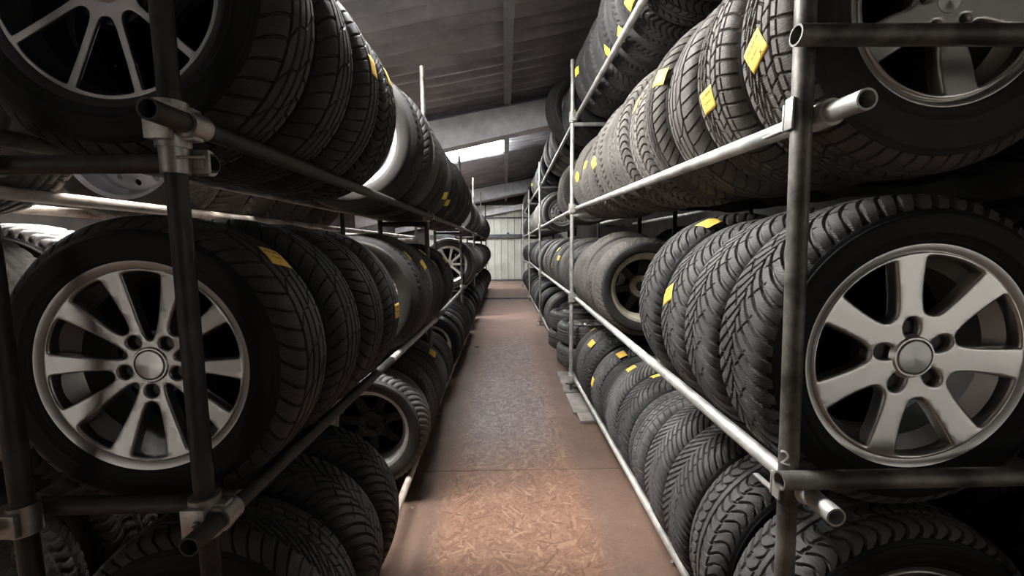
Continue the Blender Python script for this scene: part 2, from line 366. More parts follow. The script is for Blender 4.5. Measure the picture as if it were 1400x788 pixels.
# ------------------------------------------------------------------ rims
def chaikin(P, k=3):
    P = np.array(P, float)
    for _ in range(k):
        Qn = np.roll(P, -1, 0); P = np.stack([.75*P+.25*Qn, .25*P+.75*Qn], 1).reshape(-1, 2)
    return P
def polar(r, d): return (r*math.cos(math.radians(d)), r*math.sin(math.radians(d)))
def plate(name, rings, thick, bev, dish, mat, grid=.016):
    """a flat plate with rounded edges cut out of nested outlines, then dished; front looks to -y"""
    cu = bpy.data.curves.new(name, 'CURVE'); cu.dimensions = '2D'; cu.fill_mode = 'BOTH'; cu.extrude = thick/2-bev; cu.bevel_depth = bev; cu.bevel_resolution = 2; cu.offset = -bev
    for ring in rings:
        s = cu.splines.new('POLY'); s.points.add(len(ring)-1); s.use_cyclic_u = True
        for p, q in zip(s.points, ring): p.co = (q[0], q[1], 0, 1)
    ob = bpy.data.objects.new(name, cu); C.objects.link(ob); dg = bpy.context.evaluated_depsgraph_get(); dg.update()
    me0 = bpy.data.meshes.new_from_object(ob.evaluated_get(dg)); bpy.data.objects.remove(ob); bpy.data.curves.remove(cu)
    bm = bmesh.new(); bm.from_mesh(me0); bpy.data.meshes.remove(me0)
    R = max(math.hypot(*p) for p in rings[0])
    for ax in (0, 1):
        x = -R+grid/2
        while x < R:
            no = Vector((1, 0, 0)) if ax == 0 else Vector((0, 1, 0))
            bmesh.ops.bisect_plane(bm, geom=bm.verts[:]+bm.edges[:]+bm.faces[:], plane_co=no*x, plane_no=no); x += grid
    for v in bm.verts:
        r = math.hypot(v.co.x, v.co.y); x, y, z = v.co
        v.co = (x, -(z+dish(r)), y)
    bmesh.ops.remove_doubles(bm, verts=bm.verts[:], dist=1e-5)
    return bm_mesh(name, bm, mat, True, 35)
def circle(r, n=96, c=(0, 0)): return [(c[0]+r*math.cos(2*PI*i/n), c[1]+r*math.sin(2*PI*i/n)) for i in range(n)]
def barrel_mesh(mat, depth=.0, lipw=.0):
    w0 = .43*WT; ro = RB+.0165
    prof = [(ro, -w0-.004), (ro+.001, -w0-.0005), (ro-.002, -w0+.004), (RB, -w0+.008), (RB-.003, -w0+.022), (RB-.009, -w0+.025), (RB-.010, -w0+.040), (RB-.017, -w0+.043), (RB-.018, -w0+.058), (RB-.024, -w0+.061), (RB-.024, w0-.05), (RB-.004, w0-.03), (RB, w0-.008), (ro-.002, w0-.004), (ro+.001, w0+.0005), (ro, w0+.004),
            (ro-.006, w0+.004), (RB-.002, w0-.004), (RB-.012, w0-.028), (RB-.030, w0-.052), (RB-.030, -w0+.055), (RB-.014, -w0+.03), (RB-.004, -w0+.004), (ro-.006, -w0-.004)]
    bm = bmesh.new(); add_lathe(bm, prof, 128, Matrix.Rotation(PI/2, 4, 'X') @ Matrix.Diagonal((1, 1, -1, 1)), True)
    return bm_mesh('rim_barrel', bm, mat, True, 30)
def windows_star(n, r0, r1, hin, hmid, hout, rot=0):
    """one rounded window between each two spokes; h.. are half angles of the window"""
    out = []
    for k in range(n):
        c = (k+.5)*360/n+rot
        rm = .55*r0+.45*r1
        P = [polar(r1, c-hout), polar(r1*1.004, c-hout*.5), polar(r1*1.006, c), polar(r1*1.004, c+hout*.5), polar(r1, c+hout), polar(r1*.97, c+hout*1.01), polar(rm, c+hmid), polar(r0+.012, c+hin*1.15), polar(r0, c+hin*.7), polar(r0-.002, c), polar(r0, c-hin*.7), polar(r0+.012, c-hin*1.15), polar(rm, c-hmid), polar(r1*.97, c-hout*1.01)]
        out.append(list(chaikin(P, 3)))
    return out
def hub_parts(rim, mat, r_pcd, n_lug, cap_r, yface, cap=True, nutmat='bolt', nuts=True, rot=0):
    bm = bmesh.new()   # hub boss behind the face, with a thin dark back plate
    Rx = Matrix.Rotation(PI/2, 4, 'X')
    add_lathe(bm, [(.0, .0), (r_pcd+.016, .0), (r_pcd+.022, -.03), (r_pcd+.018, -.055), (.036, -.055), (.036, -.02), (0, -.02)], 48, Matrix.Translation((0, yface+.012, 0)) @ Rx)
    mk('hub', bm_mesh('hub', bm, M['alloy_dark']), rim)
    if cap:
        bm = bmesh.new(); add_lathe(bm, [(0, .0058), (cap_r*.5, .0056), (cap_r*.90, .005), (cap_r*.96, .0038), (cap_r, .001), (cap_r, -.012)], 64, Matrix.Translation((0, yface, 0)) @ Rx)
        mk('centre_cap', bm_mesh('centre_cap', bm, M['cap'], True, 25), rim)
        bm = bmesh.new(); add_lathe(bm, [(cap_r+.0005, .0), (cap_r+.001, .004), (cap_r+.004, .004), (cap_r+.011, -.004), (cap_r+.011, -.008), (cap_r+.0005, -.008)], 64, Matrix.Translation((0, yface, 0)) @ Rx, True)
        mk('cap_ring', bm_mesh('cap_ring', bm, M['alloy'] if mat != 'dark' else M['alloy_grey'], True, 30), rim)
RIM = {}
def add_rim(wheel, kind, R, spin=0, flip=False):
    """builds a rim (part) with its pieces (sub-parts) under a wheel; front faces -y"""
    w0 = .43*WT
    if kind not in RIM:
        lug = lambda n, r, rr, rot=90: [circle(rr, 20, polar(r, rot+k*360/n)) for k in range(n)]
        if kind == 'seven':
            rings = [circle(.2135)]+windows_star(7, .092, .2035, 9.5, 15.2, 16.4, 99)+[list(chaikin([polar(.040, a0-15), polar(.040, a0+15), polar(.066, a0+15), polar(.081, a0+6), polar(.081, a0-6), polar(.066, a0-15)], 2)) for a0 in [98+72*k for k in range(5)]]
            RIM[kind] = (barrel_mesh(M['alloy']), plate('spoke_face', rings, .030, .0055, lambda r: .002+.012*(r/.2)**2-.006*(r < .05)*0, M['alloy']), -w0+.028)
        elif kind == 'pairs':
            rings = [circle(.2135)]
            for k in range(5):
                c = -92+72*k
                rings.append(list(chaikin([polar(.2045, c-10.6), polar(.2065, c), polar(.2045, c+10.6), polar(.196, c+10.9), polar(.13, c+10.6), polar(.092, c+8.5), polar(.084, c+3), polar(.084, c-3), polar(.092, c-8.5), polar(.13, c-10.6), polar(.196, c-10.9)], 3)))
                rings.append(circle(.0145, 24, polar(.059, c)))
                c += 36
                rings.append(list(chaikin([polar(.2045, c-11.2), polar(.2065, c), polar(.2045, c+11.2), polar(.196, c+11.6), polar(.12, c+12), polar(.075, c+10.5), polar(.058, c+6), polar(.054, c), polar(.058, c-6), polar(.075, c-10.5), polar(.12, c-12), polar(.196, c-11.6)], 3)))
            RIM[kind] = (barrel_mesh(M['alloy_grey']), plate('spoke_face', rings, .026, .0045, lambda r: -.006+.016*(r/.2)**2, M['alloy_grey']), -w0+.026)
        elif kind == 'black':
            rings = [circle(.2115)]+windows_star(10, .062, .2035, 11, 14.9, 15.7, -113)
            RIM[kind] = (barrel_mesh(M['alloy_dark']), plate('spoke_face', rings, .008, .0015, lambda r: .008+.006*(r/.2)**2, M['alloy_grey']), -w0+.022)
        elif kind == 'five':
            rings = [circle(.2135)]+windows_star(5, .078, .2035, 14, 19, 24, 90-36)+lug(5, .056, .010)
            RIM[kind] = (barrel_mesh(M['alloy']), plate('spoke_face', rings, .030, .006, lambda r: .003+.012*(r/.2)**2, M['alloy']), -w0+.028)
        elif kind in ('inner_brown', 'inner_black'):
            rings = [circle(.197)]+windows_star(7, .088, .178, 10, 14, 18.5, 90)+lug(5, .056, .0085)
            lip, face = (M['alloy_dust'], M['alloy_brown']) if kind == 'inner_brown' else (M['steel_grey'], M['alloy_dark'])
            RIM[kind] = (barrel_mesh(lip), plate('spoke_face', rings, .028, .005, lambda r: .01*(r/.2)**2, face), w0-.048)
        elif kind in ('steel', 'steel_white'):
            rings = [circle(.1945)]+[circle(.0125, 20, polar(.150, 15+30*k)) for k in range(12)]+lug(5, .054, .009)+[circle(.031, 32)]
            mt = M['steel_grey'] if kind == 'steel' else M['steel_white']
            RIM[kind] = (barrel_mesh(mt), plate('spoke_face', rings, .008, .0015, lambda r: .030*math.exp(-((r-.105)/.035)**2)+.012*(r < .075), mt), -w0+.085)
        elif kind == 'multi':
            rings = [circle(.2115)]+windows_star(9, .058, .200, 8, 13, 14.5, 90)
            RIM[kind] = (barrel_mesh(M['alloy']), plate('spoke_face', rings, .024, .004, lambda r: .012*(r/.2)**2, M['alloy']), -w0+.026)
    bmesh_, face_, y0 = RIM[kind]
    rim = mk('rim', bmesh_, wheel, (0, 0, R), (0, spin, PI if flip else 0))
    f = mk('spoke_face', face_, rim, (0, y0, 0))
    if kind in ('seven', 'pairs'):
        hub_parts(rim, 'dark' if kind == 'pairs' else None, .058, 5, .036 if kind == 'seven' else .033, y0-.013-(.004 if kind == 'seven' else -.006))
    elif kind in ('five', 'multi', 'black'):
        hub_parts(rim, 'dark' if kind == 'black' else None, .056, 5, .028, y0-.014)
    elif kind.startswith('inner'):
        bm = bmesh.new(); Rx = Matrix.Rotation(PI/2, 4, 'X')
        add_lathe(bm, [(.034, .0), (.034, .012), (.072, .012), (.078, .0), (.078, -.01)], 48, Matrix.Translation((0, y0-.012, 0)) @ Rx)
        for k in range(5):
            add_lathe(bm, [(.0, .016), (.007, .016), (.013, .018), (.016, .010)], 16, Matrix.Translation((.056*math.cos(PI/2+k*2*PI/5), y0-.012, .056*math.sin(PI/2+k*2*PI/5))) @ Rx)
        mk('hub', bm_mesh('hub', bm, M['alloy_dust'] if kind == 'inner_brown' else M['tube_dark']), rim)
    return rim, y0

# ------------------------------------------------------------------ racks: measured post positions and rail heights
RAIL_R = .018
DXS = {1: .268, -1: .215}; DX = .21                                       # half the distance between the two rails of a shelf
class Shelf:
    def __init__(s, name, xr, side, pts, d=None):     # pts: (y, z) of the front rail, xr: (x at first, x at last)
        s.name, s.side, s.pts, s.xr, s.d = name, side, pts, xr, d or DXS[side]
    def rail(s, y):
        ys = [p[0] for p in s.pts]; z = float(np.interp(y, ys, [p[1] for p in s.pts]))
        x = float(np.interp(y, [p[0] for p in s.xr], [p[1] for p in s.xr])); return x, z
    def centre(s, y, R):
        x, z = s.rail(y); d = s.d; return x+s.side*d, z+math.sqrt((R+RAIL_R+.003)**2-d**2)
RY = [.79, 3.70, 7.05, 10.27, 13.5]
LY = [.78, 3.20, 5.65, 8.05, 10.5, 12.95]
rx = [(0.8, .602), (3.7, .635), (14, .635)]
lx = [(0.8, -.565), (14, -.565)]
SH = {
 ('right', 'top'): Shelf('top', rx, 1, [(.79, 1.03), (3.7, 1.12), (7.05, 1.06), (10.27, 1.12), (13.5, 1.1)]),
 ('right', 'upper'): Shelf('upper', rx, 1, [(.79, .241), (3.7, .335), (7.05, .345), (10.27, .335), (13.5, .36)]),
 ('right', 'middle'): Shelf('middle', rx, 1, [(.79, -.498), (3.7, -.465), (7.05, -.445), (10.27, -.41), (13.5, -.45)]),
 ('right', 'bottom'): Shelf('bottom', [(.79, .665), (3.7, .635), (14, .635)], 1, [(.79, -1.215), (3.7, -1.215), (7.05, -1.225), (10.27, -1.25), (13.5, -1.27)], .255),
 ('left', 'upper'): Shelf('upper', lx, -1, [(.78, .225), (3.2, .24), (5.65, .255), (8.05, .25), (12.95, .26)]),
 ('left', 'middle'): Shelf('middle', lx, -1, [(.78, -.525), (3.2, -.57), (5.65, -.545), (8.05, -.53), (12.95, -.5)]),
 ('left', 'bottom'): Shelf('bottom', [(.78, -.50), (3.2, -.55), (14, -.565)], -1, [(.78, -1.22), (3.2, -1.235), (8.05, -1.235), (12.95, -1.245)]),
 ('right_back', 'upper'): Shelf('upper', [(0, 1.40), (14, 1.40)], 1, [(0, .33), (14, .33)]),
 ('right_back', 'middle'): Shelf('middle', [(0, 1.40), (14, 1.40)], 1, [(0, -.40), (14, -.40)]),
 ('right_back', 'bottom'): Shelf('bottom', [(0, 1.40), (14, 1.40)], 1, [(0, -1.22), (14, -1.22)]),
 ('left_back', 'upper'): Shelf('upper', [(0, -1.32), (14, -1.32)], -1, [(0, .155), (14, .155)]),
 ('left_back', 'middle'): Shelf('middle', [(0, -1.32), (14, -1.32)], -1, [(0, -.525), (14, -.525)]),
 ('left_back', 'bottom'): Shelf('bottom', [(0, -1.32), (14, -1.32)], -1, [(0, -1.22), (14, -1.22)]),
}
ORD = ['first', 'second', 'third', 'fourth', 'fifth', 'sixth', 'seventh', 'eighth', 'ninth', 'tenth', 'eleventh', 'twelfth', 'thirteenth', 'fourteenth', 'fifteenth', 'sixteenth', 'seventeenth', 'eighteenth', 'nineteenth', 'twentieth']
ORDN = ['front', 'second', 'third', 'fourth', 'fifth', 'last']
# every tyre: dict(side, level, y, kind, tone, R, rim, flip, tags)
TY = []
def row(side, level, ys, kinds, tones, R=None, **kw):
    for i, y in enumerate(ys):
        TY.append(dict(side=side, level=level, y=y, kind=kinds[i % len(kinds)], tone=tones[i % len(tones)], R=(R if R else .33)+(random.uniform(-.008, .006) if y < 1.8 else random.uniform(-.022, .012)), rim=None, flip=False, tags=[], yaw=0, **kw))
def rng(a, b, p=.212): return list(np.arange(a, b, p))
def setw(side, level, y, **kw):
    t = min((t for t in TY if t['side'] == side and t['level'] == level), key=lambda t: abs(t['y']-y)); t.update(kw)
ks = ['notch', 'summer', 'block', 'wave', 'rib', 'vee', 'notch', 'block']
# right rack
row('right', 'top', rng(1.45, 4.1), ['block', 'block', 'wave', 'wave', 'notch', 'notch', 'rib'], ['black'], .335)
row('right', 'top', rng(5.12, 6.0), ['notch', 'summer'], ['dust', 'grey'])
row('right', 'top', rng(6.7, 9.0), ['summer', 'notch', 'rib'], ['black', 'grey', 'black'])
row('right', 'top', rng(10.6, 13.3, .235), ks, ['grey', 'black'])
row('right', 'upper', [.925, 1.145, 1.37, 1.60, 1.825, 2.05, 2.265], ['block', 'block', 'rib', 'block', 'wave', 'wave', 'notch'], ['dust', 'dust', 'dust', 'dust'], .335)
row('right', 'upper', rng(2.475, 3.62, .207), ['notch', 'notch', 'block', 'summer', 'notch'], ['dust'], .33)
row('right', 'upper', [4.35, 4.56], ['summer', 'rib'], ['dust'])
row('right', 'upper', rng(6.62, 9.9), ['rib', 'summer', 'notch'], ['dust', 'grey', 'dust'])
row('right', 'upper', rng(10.2, 13.4, .235), ks, ['grey', 'black'])
row('right', 'middle', [.925, 1.135, 1.345, 1.53], ['vee', 'vee', 'vee', 'vee'], ['grey', 'grey', 'grey', 'grey'], .345)
row('right', 'middle', [2.66, 2.86, 3.07, 3.28], ['rib', 'wave', 'notch', 'block'], ['dust'], .335)
row('right', 'middle', rng(3.49, 5.3, .208), ['summer', 'notch', 'summer', 'rib'], ['dust', 'dust', 'grey'])
row('right', 'middle', rng(5.55, 7.4), ['notch', 'block', 'rib'], ['dust', 'grey'])
row('right', 'middle', rng(7.75, 13.4, .225), ks, ['black', 'grey', 'black'])
row('right', 'bottom', [.93, 1.15, 1.36, 1.565], ['wave', 'wave', 'chev', 'chev'], ['grey', 'grey', 'grey', 'grey'], .348)
row('right', 'bottom', [1.88, 2.09, 2.30, 2.51, 2.72, 2.93, 3.14, 3.35], ['block', 'vee', 'chev', 'rib', 'vee', 'wave', 'notch', 'block', 'rib'], ['grey', 'black', 'grey', 'black'], .325)
row('right', 'bottom', [5.55, 5.76, 5.97], ['summer', 'rib', 'summer'], ['dust', 'grey'], .345)
row('right', 'bottom', rng(6.9, 9.6, .3), ks, ['black', 'grey'])
row('right', 'bottom', rng(10.3, 13.4, .32), ks, ['black', 'grey'])
# left rack
row('left', 'upper', [.955, 1.185, 1.42, 1.65], ['rib', 'rib', 'summer', 'wave'], ['black'], .352)
row('left', 'upper', rng(2.2, 5.3, .21), ['notch', 'block', 'notch', 'wave', 'summer', 'notch', 'rib'], ['black', 'black', 'grey'], .368)
row('left', 'upper', rng(6.9, 9.9, .22), ks, ['dust', 'grey', 'black'])
row('left', 'upper', rng(10.3, 13.0, .24), ks, ['black', 'grey'])
row('left', 'middle', [.955, 1.185, 1.425, 1.65], ['rib', 'rib', 'rib', 'summer'], ['black'], .332)
row('left', 'middle', [2.2, 2.412, 2.624, 2.836], ['notch', 'notch', 'block', 'block'], ['black', 'grey', 'black', 'black'], .348)
row('left', 'middle', [3.048, 3.33, 3.545], ['summer', 'summer', 'notch'], ['black', 'black'], .322)
row('left', 'middle', [5.72], ['summer'], ['dust'], .36)
row('left', 'middle', rng(5.94, 8.4, .22), ['summer', 'rib', 'notch'], ['dust', 'grey', 'black'])
row('left', 'middle', rng(8.9, 13.0, .24), ks, ['black', 'grey'])
row('left', 'bottom', [.955, 1.17, 1.385], ['block', 'vee', 'vee'], ['black'], .325)
row('left', 'bottom', [2.17, 2.385, 2.6, 2.82, 3.03, 3.25, 3.46], ['vee', 'block', 'wave', 'block', 'notch', 'rib', 'block'], ['grey', 'black', 'black', 'black'], .315)
row('left', 'bottom', rng(4.15, 6.5, .22), ['summer', 'rib', 'notch'], ['black', 'black', 'grey'], .312)
row('left', 'bottom', rng(6.9, 13.0, .26), ks, ['black', 'grey'], .315)
# second rows behind
row('left_back', 'upper', [1.20, 1.80, 2.02, 2.24, 2.46, 2.68, 2.9, 3.12], ['rib', 'wave', 'block', 'block', 'vee', 'wave', 'rib'], ['dust'])
row('left_back', 'middle', [1.10, 1.34, 1.6], ['rib', 'wave', 'rib'], ['dust'])
row('left_back', 'bottom', [1.05, 1.28, 1.5], ['wave', 'wave', 'rib'], ['dust'])
row('right_back', 'upper', [.95, 1.2, 1.45, 1.7, 1.95, 2.2, 2.45, 2.7, 3.0], ['rib', 'notch', 'wave', 'vee', 'block'], ['grey', 'black'], .34)
row('right_back', 'bottom', [.98, 1.22, 1.46, 1.7, 1.94, 2.2], ['rib', 'wave'], ['black'], .335)
row('right_back', 'middle', [.95, 1.28, 1.5, 1.75, 2.3, 2.52, 2.74, 2.96, 3.18, 3.4, 3.62], ['rib', 'notch', 'wave', 'vee', 'block'], ['grey', 'grey', 'dust'])
# mounted wheels whose rims are in view
setw('right', 'upper', .925, rim='five', spin=-.2, rb=.188)
setw('right', 'middle', .925, rim='seven', spin=0)
setw('right', 'bottom', .93, rim='pairs', spin=.3)
setw('right', 'middle', 2.66, rim='inner_brown', flip=False, spin=.1)
setw('right', 'upper', 6.62, rim='steel', spin=.2)
setw('right', 'bottom', 6.9, rim='steel_white', spin=.2)
setw('left', 'upper', .94, rim='black', spin=0)
setw('left', 'middle', .93, rim='pairs', spin=0)
setw('left', 'bottom', 2.17, rim='inner_black', spin=.4)
setw('left', 'middle', 5.72, rim='multi', spin=.2)
setw('left', 'bottom', 4.15, rim='inner_black', spin=0)
setw('left', 'upper', 2.2, rim='steel_white', sidem='dust')
setw('left', 'upper', 6.9, rim='steel', sidem='dust')
setw('left', 'middle', 2.2, sidem='dust')
setw('right', 'middle', 2.66, sidem='grey')
setw('left', 'bottom', 2.17, sidem='dustgrey')
setw('left_back', 'upper', 1.80, rim='steel_white', sidem='dust', spin=.3)
TY.append(dict(side='right', level='top', y=4.64, kind='rib', tone='black', R=.36, rim=None, flip=False, tags=[], yaw=.38, dx=-.10, dz=.095, sidem='grey'))

for (side, lev) in SH:
    L = sorted([t for t in TY if t['side'] == side and t['level'] == lev and not t['yaw']], key=lambda t: t['y']); prev = -9
    posts = {'right': RY, 'left': LY}.get(side, [.62, 3.3, 6.0])
    for t in L:
        y = max(t['y'], prev+.2105)
        for p in posts:
            if -.146 < y-p < .13: y = p+.13
        t['y'] = prev = y
for t in TY:
    t['c'] = SH[(t['side'], t['level'])].centre(t['y'], t['R'])
# yellow tags: photo pixel -> the point where that sight line meets the tread
STK = {('right', 'upper'): [(1030, 72, .55, 'X'), (966, 139, .12, '1'), (899, 105, -.1), (868, 145, 0), (821, 174, 0), (773.5, 236, 0), (781, 231, 0), (791, 239, .7), (799, 226, 0), (810, 223, .5)],
 ('right', 'top'): [(859, 3, .3), (849, 47, .4), (830, 71, .6), (788.5, 94, .2), (781, 68, .2), (788, 149, .5), (762, 158, .2), (760, 175, .4), (725, 245, 0), (727, 253, 0)],
 ('right', 'middle'): [(912, 403, .5, '-'), (784, 335, .1), (749, 347, 0), (764, 353, 0), (754, 363, 0), (763, 341, 0), (985, 299, .2)],
 ('right', 'bottom'): [(794, 441, 0), (803, 444, 0), (809, 471, 0), (850.5, 485, 0), (862, 503, 0), (896, 511, 0), (809.5, 522, 0), (932, 778, 0)],
 ('left', 'upper'): [(511, 92, .1), (532, 108, .1), (608.5, 267, .3), (613, 278, .3), (612, 293, .3), (641, 277, 0)],
 ('left', 'middle'): [(374, 351, -.25, '-'), (543, 425, 0, '-'), (557, 349, .2), (579, 362, .2), (577.4, 344.6, .2), (597, 359, .2), (597, 346.5, .3), (609, 355, .1), (620, 362, .1)],
 ('left', 'bottom'): [(591, 483.5, .3), (615, 470, .2), (625, 473, 0)]}
for (side, lev), L in STK.items():
    cand = [t for t in TY if t['side'] == side and t['level'] == lev and not t['yaw']]
    for s in L:
        r = ray(s[0], s[1]); best = None
        for t in cand:
            xc, zc = t['c']; Rr = t['R']+.001
            A = r[0]**2+r[2]**2; B = -2*(r[0]*xc+r[2]*zc); Cc = xc*xc+zc*zc-Rr*Rr; dd = B*B-4*A*Cc
            if dd < 0: continue
            Y = (-B-math.sqrt(dd))/(2*A); e = abs(Y-t['y'])
            if best is None or e < best[0]: best = (e, t, Y, math.atan2(r[2]*Y-zc, (r[0]*Y-xc)))
        if best and best[0] < .3:
            e, t, Y, ang = best; off = max(-.062, min(.062, Y-t['y'])); t['tags'].append((off, ang, s[2], s[3] if len(s) > 3 else None))

def sticker(parent, R, off, ang, tw, txt, sw, lemon):
    """a paper tag bent over the tread; ang in the xz plane, off along the axle"""
    n, m = 8, 6; a, b = (.034, .030); 
    V = []; Rl = lambda w: R*(np.interp(abs(w)/sw, half_profile(RT, WT, RB)[:60, 0], half_profile(RT, WT, RB)[:60, 1])/RT)
    for top in (1, 0):
        for j in range(m+1):
            for i in range(n+1):
                u, v = (i/n-.5)*2*a, (j/m-.5)*2*b
                du, dv = u*math.cos(tw)-v*math.sin(tw), u*math.sin(tw)+v*math.cos(tw)
                w = off+du; r = Rl(w)+(.0016 if top else .0006); th = ang+dv/R
                V.append((r*math.cos(th), w, r*math.sin(th)))
    Q = []; K = (n+1)*(m+1)
    for j in range(m):
        for i in range(n):
            q = [j*(n+1)+i, j*(n+1)+i+1, (j+1)*(n+1)+i+1, (j+1)*(n+1)+i]; Q.append(q); Q.append([K+x for x in reversed(q)])
    bd = [i for i in range(n)]+[j*(n+1)+n for j in range(m)]+[m*(n+1)+i for i in range(n, 0, -1)]+[j*(n+1) for j in range(m, 0, -1)]
    for x, y in zip(bd, bd[1:]+bd[:1]): Q.append([x, K+x, K+y, y])
    st = mk('sticker', fastmesh('sticker', V, Q, M['sticker_lemon' if lemon else 'sticker'], True), parent)
    if txt:
        side = 1 if math.cos(ang) > 0 else -1
        def put(body, u0, v0, size):
            cu = bpy.data.curves.new('print', 'FONT'); cu.body = body; cu.size = size; cu.align_x = 'CENTER'; cu.align_y = 'CENTER'; cu.extrude = .0001
            ob = bpy.data.objects.new('print', cu); C.objects.link(ob); dg = bpy.context.evaluated_depsgraph_get(); dg.update()
            me = bpy.data.meshes.new_from_object(ob.evaluated_get(dg)); bpy.data.objects.remove(ob); bpy.data.curves.remove(cu)
            for vt in me.vertices:
                x, y, z = vt.co; v = y+v0
                u = (x+u0) if side > 0 else -(x+u0)
                vv = v if side > 0 else -v
                du, dv = u*math.cos(tw)-vv*math.sin(tw), u*math.sin(tw)+vv*math.cos(tw)
                w = off+du; r = Rl(w)+.0020+z; th = ang+dv/R
                vt.co = (r*math.cos(th), w, r*math.sin(th))
            me.materials.clear(); me.materials.append(M['print']); mk('print', me, st)
        put("HO 209 M", 0, .015, .0115); put('100 100/60 R15', .0, -.004, .0062)
        if txt in 'X1': put(txt, .012 if txt == 'X' else -.012, -.018, .015)
    return st

PAT = {'vee': 'V-grooved', 'chev': 'chevron-grooved', 'block': 'block-tread', 'rib': 'ribbed', 'summer': 'straight-grooved', 'notch': 'notched', 'wave': 'wavy-grooved'}
TONE = {'black': 'black', 'grey': 'dark grey', 'dust': 'dusty'}
RIMW = {'seven': 'silver seven-spoke', 'pairs': 'grey ten-spoke', 'black': 'black-and-silver', 'five': 'silver broad-spoked', 'inner_brown': 'brown inside-out', 'inner_black': 'black inside-out', 'steel': 'grey steel', 'steel_white': 'pale steel', 'multi': 'silver multi-spoke'}
SIDE = {'right': "right rack's", 'left': "left rack's", 'right_back': "rear right rack's", 'left_back': "rear left rack's"}
TY.sort(key=lambda t: t['y'])
counts = {}
for t in TY:
    posts = RY if 'right' in t['side'] else LY
    b = max(0, sum(1 for p in posts if p < t['y']+.09)-1); k = (t['side'], t['level'], b); counts[k] = counts.get(k, 0)+1
    tagw = 'yellow-tagged ' if t['tags'] else ''
    up = 'front' if b == 0 else ORD[b]
    if t['rim']: what = f"{RIMW[t['rim']]} wheel"
    elif t['yaw']: what = 'tyre twisted askew into the aisle'
    else: what = f"{tagw}{TONE[t['tone']]} {PAT[t['kind']]} tyre"
    t['label'] = f"{what} on {SIDE[t['side']]} {t['level']} rails, {ORD[counts[k]-1]} behind its {up} upright"
    t['group'] = f"tyres on the {SIDE[t['side']]} {t['level']} rails".replace("rack's", 'rack')
KEEP = 292
def build_tyre(t):
    xc, zc = t['c']; R = t['R']; s = R/RT
    wheel = t['rim'] is not None
    root = bpy.data.objects.new('wheel' if wheel else 'tyre', None); C.objects.link(root); root.empty_display_size = .1
    root.location = (xc+t.get('dx', 0), t['y'], zc-R+t.get('dz', 0)); sh = SH[(t['side'], t['level'])]; (xa, za), (xb, zb) = sh.rail(t['y']-.05), sh.rail(t['y']+.05)
    root.rotation_euler = (math.atan2(zb-za, .1), 0, t['yaw']-math.atan2(xb-xa, .1)+random.uniform(-.002, .002))
    tag(root, t['label'], 'wheel' if wheel else 'tyre', t['group'])
    back = 'back' in t['side']
    lod = 0 if t['y'] < 2.0 and not back else 1 if t['y'] < 5.3 else 2
    if t['side'] == 'right' and t['level'] in ('upper', 'bottom') and t['y'] < 2.8: lod = 0
    sw = t.get('sw', 1.0)
    spin = random.uniform(0, 2*PI)
    sm = t.get('sidem', {'black': 'black', 'grey': 'black', 'dust': 'grey'}[t['tone']]); sm = 'grey' if sm == 'dustgrey' else sm
    mk('casing', casing_mesh(lod, 'side_'+sm, t.get('rb', RB)), root, (0, 0, R), (0, spin, 0), (s, sw, s))
    mir = PI if random.random() < .5 and t['kind'] not in ('vee', 'chev') else 0
    mk('tread', tread_mesh(t['kind'], lod, 'tread_'+t['tone']), root, (0, 0, R), (0, spin, mir), (s, sw, s))
    if wheel:
        rim, y0 = add_rim(root, t['rim'], R, t.get('spin', 0), t['flip'])
        k = s*t.get('rb', RB)/RB; rim.scale = (k, sw, k)
    for (off, ang, tw, txt) in t['tags']:
        st = sticker(root, R, off, ang, tw, txt, sw, t['level'] in ('top',) or (t['level'] == 'upper' and t['y'] > 2))
        st.location = (0, 0, R)
    if t['side'] == 'left' and t['level'] == 'middle' and t.get('sidem') == 'dust':
        cu = bpy.data.curves.new('lettering', 'FONT'); cu.body = 'Contact'; cu.size = .034; cu.align_x = 'CENTER'; cu.align_y = 'CENTER'; cu.extrude = .0008
        ob = bpy.data.objects.new('l', cu); C.objects.link(ob); dg = bpy.context.evaluated_depsgraph_get(); dg.update()
        me = bpy.data.meshes.new_from_object(ob.evaluated_get(dg)); bpy.data.objects.remove(ob); bpy.data.curves.remove(cu)
        for v in me.vertices:
            rr = .272*s+v.co.y; th = .72-v.co.x/(.272*s); v.co = (rr*math.cos(th), -.1032-v.co.z, rr*math.sin(th))
        me.materials.clear(); me.materials.append(M['side_grey']); mk('lettering', me, root, (0, 0, R))
    t['root'] = root
for t in TY[:KEEP]: build_tyre(t)
far = TY[KEEP:]
if far:
    VV, QQ, n0 = [], [], 0
    Vt, Qt, _ = (tread_mesh('notch', 2, 'tread_grey') and _cache[('tb', 'notch', 2)])
    cm = casing_mesh(2, 'side_black'); Vc = np.array([v.co[:] for v in cm.vertices]); Qc = np.array([p.vertices[:] for p in cm.polygons])
    for t in far:
        s = t['R']/RT
        for V, Q in ((Vt, Qt), (Vc, Qc)):
            VV.append(V*np.array([s, 1, s])+np.array([t['c'][0], t['y']+.007, t['c'][1]])); QQ.append(Q+n0); n0 += len(V)
    me = fastmesh('distant_tyres', np.vstack(VV), np.vstack(QQ), M['side_grey'], True)
    tag(mk('distant_tyres', me), 'dense rows of dark tyres at the far ends of both racks', 'tyres', None, 'stuff')
print('TYRES', len(TY), 'kept', min(KEEP, len(TY)))

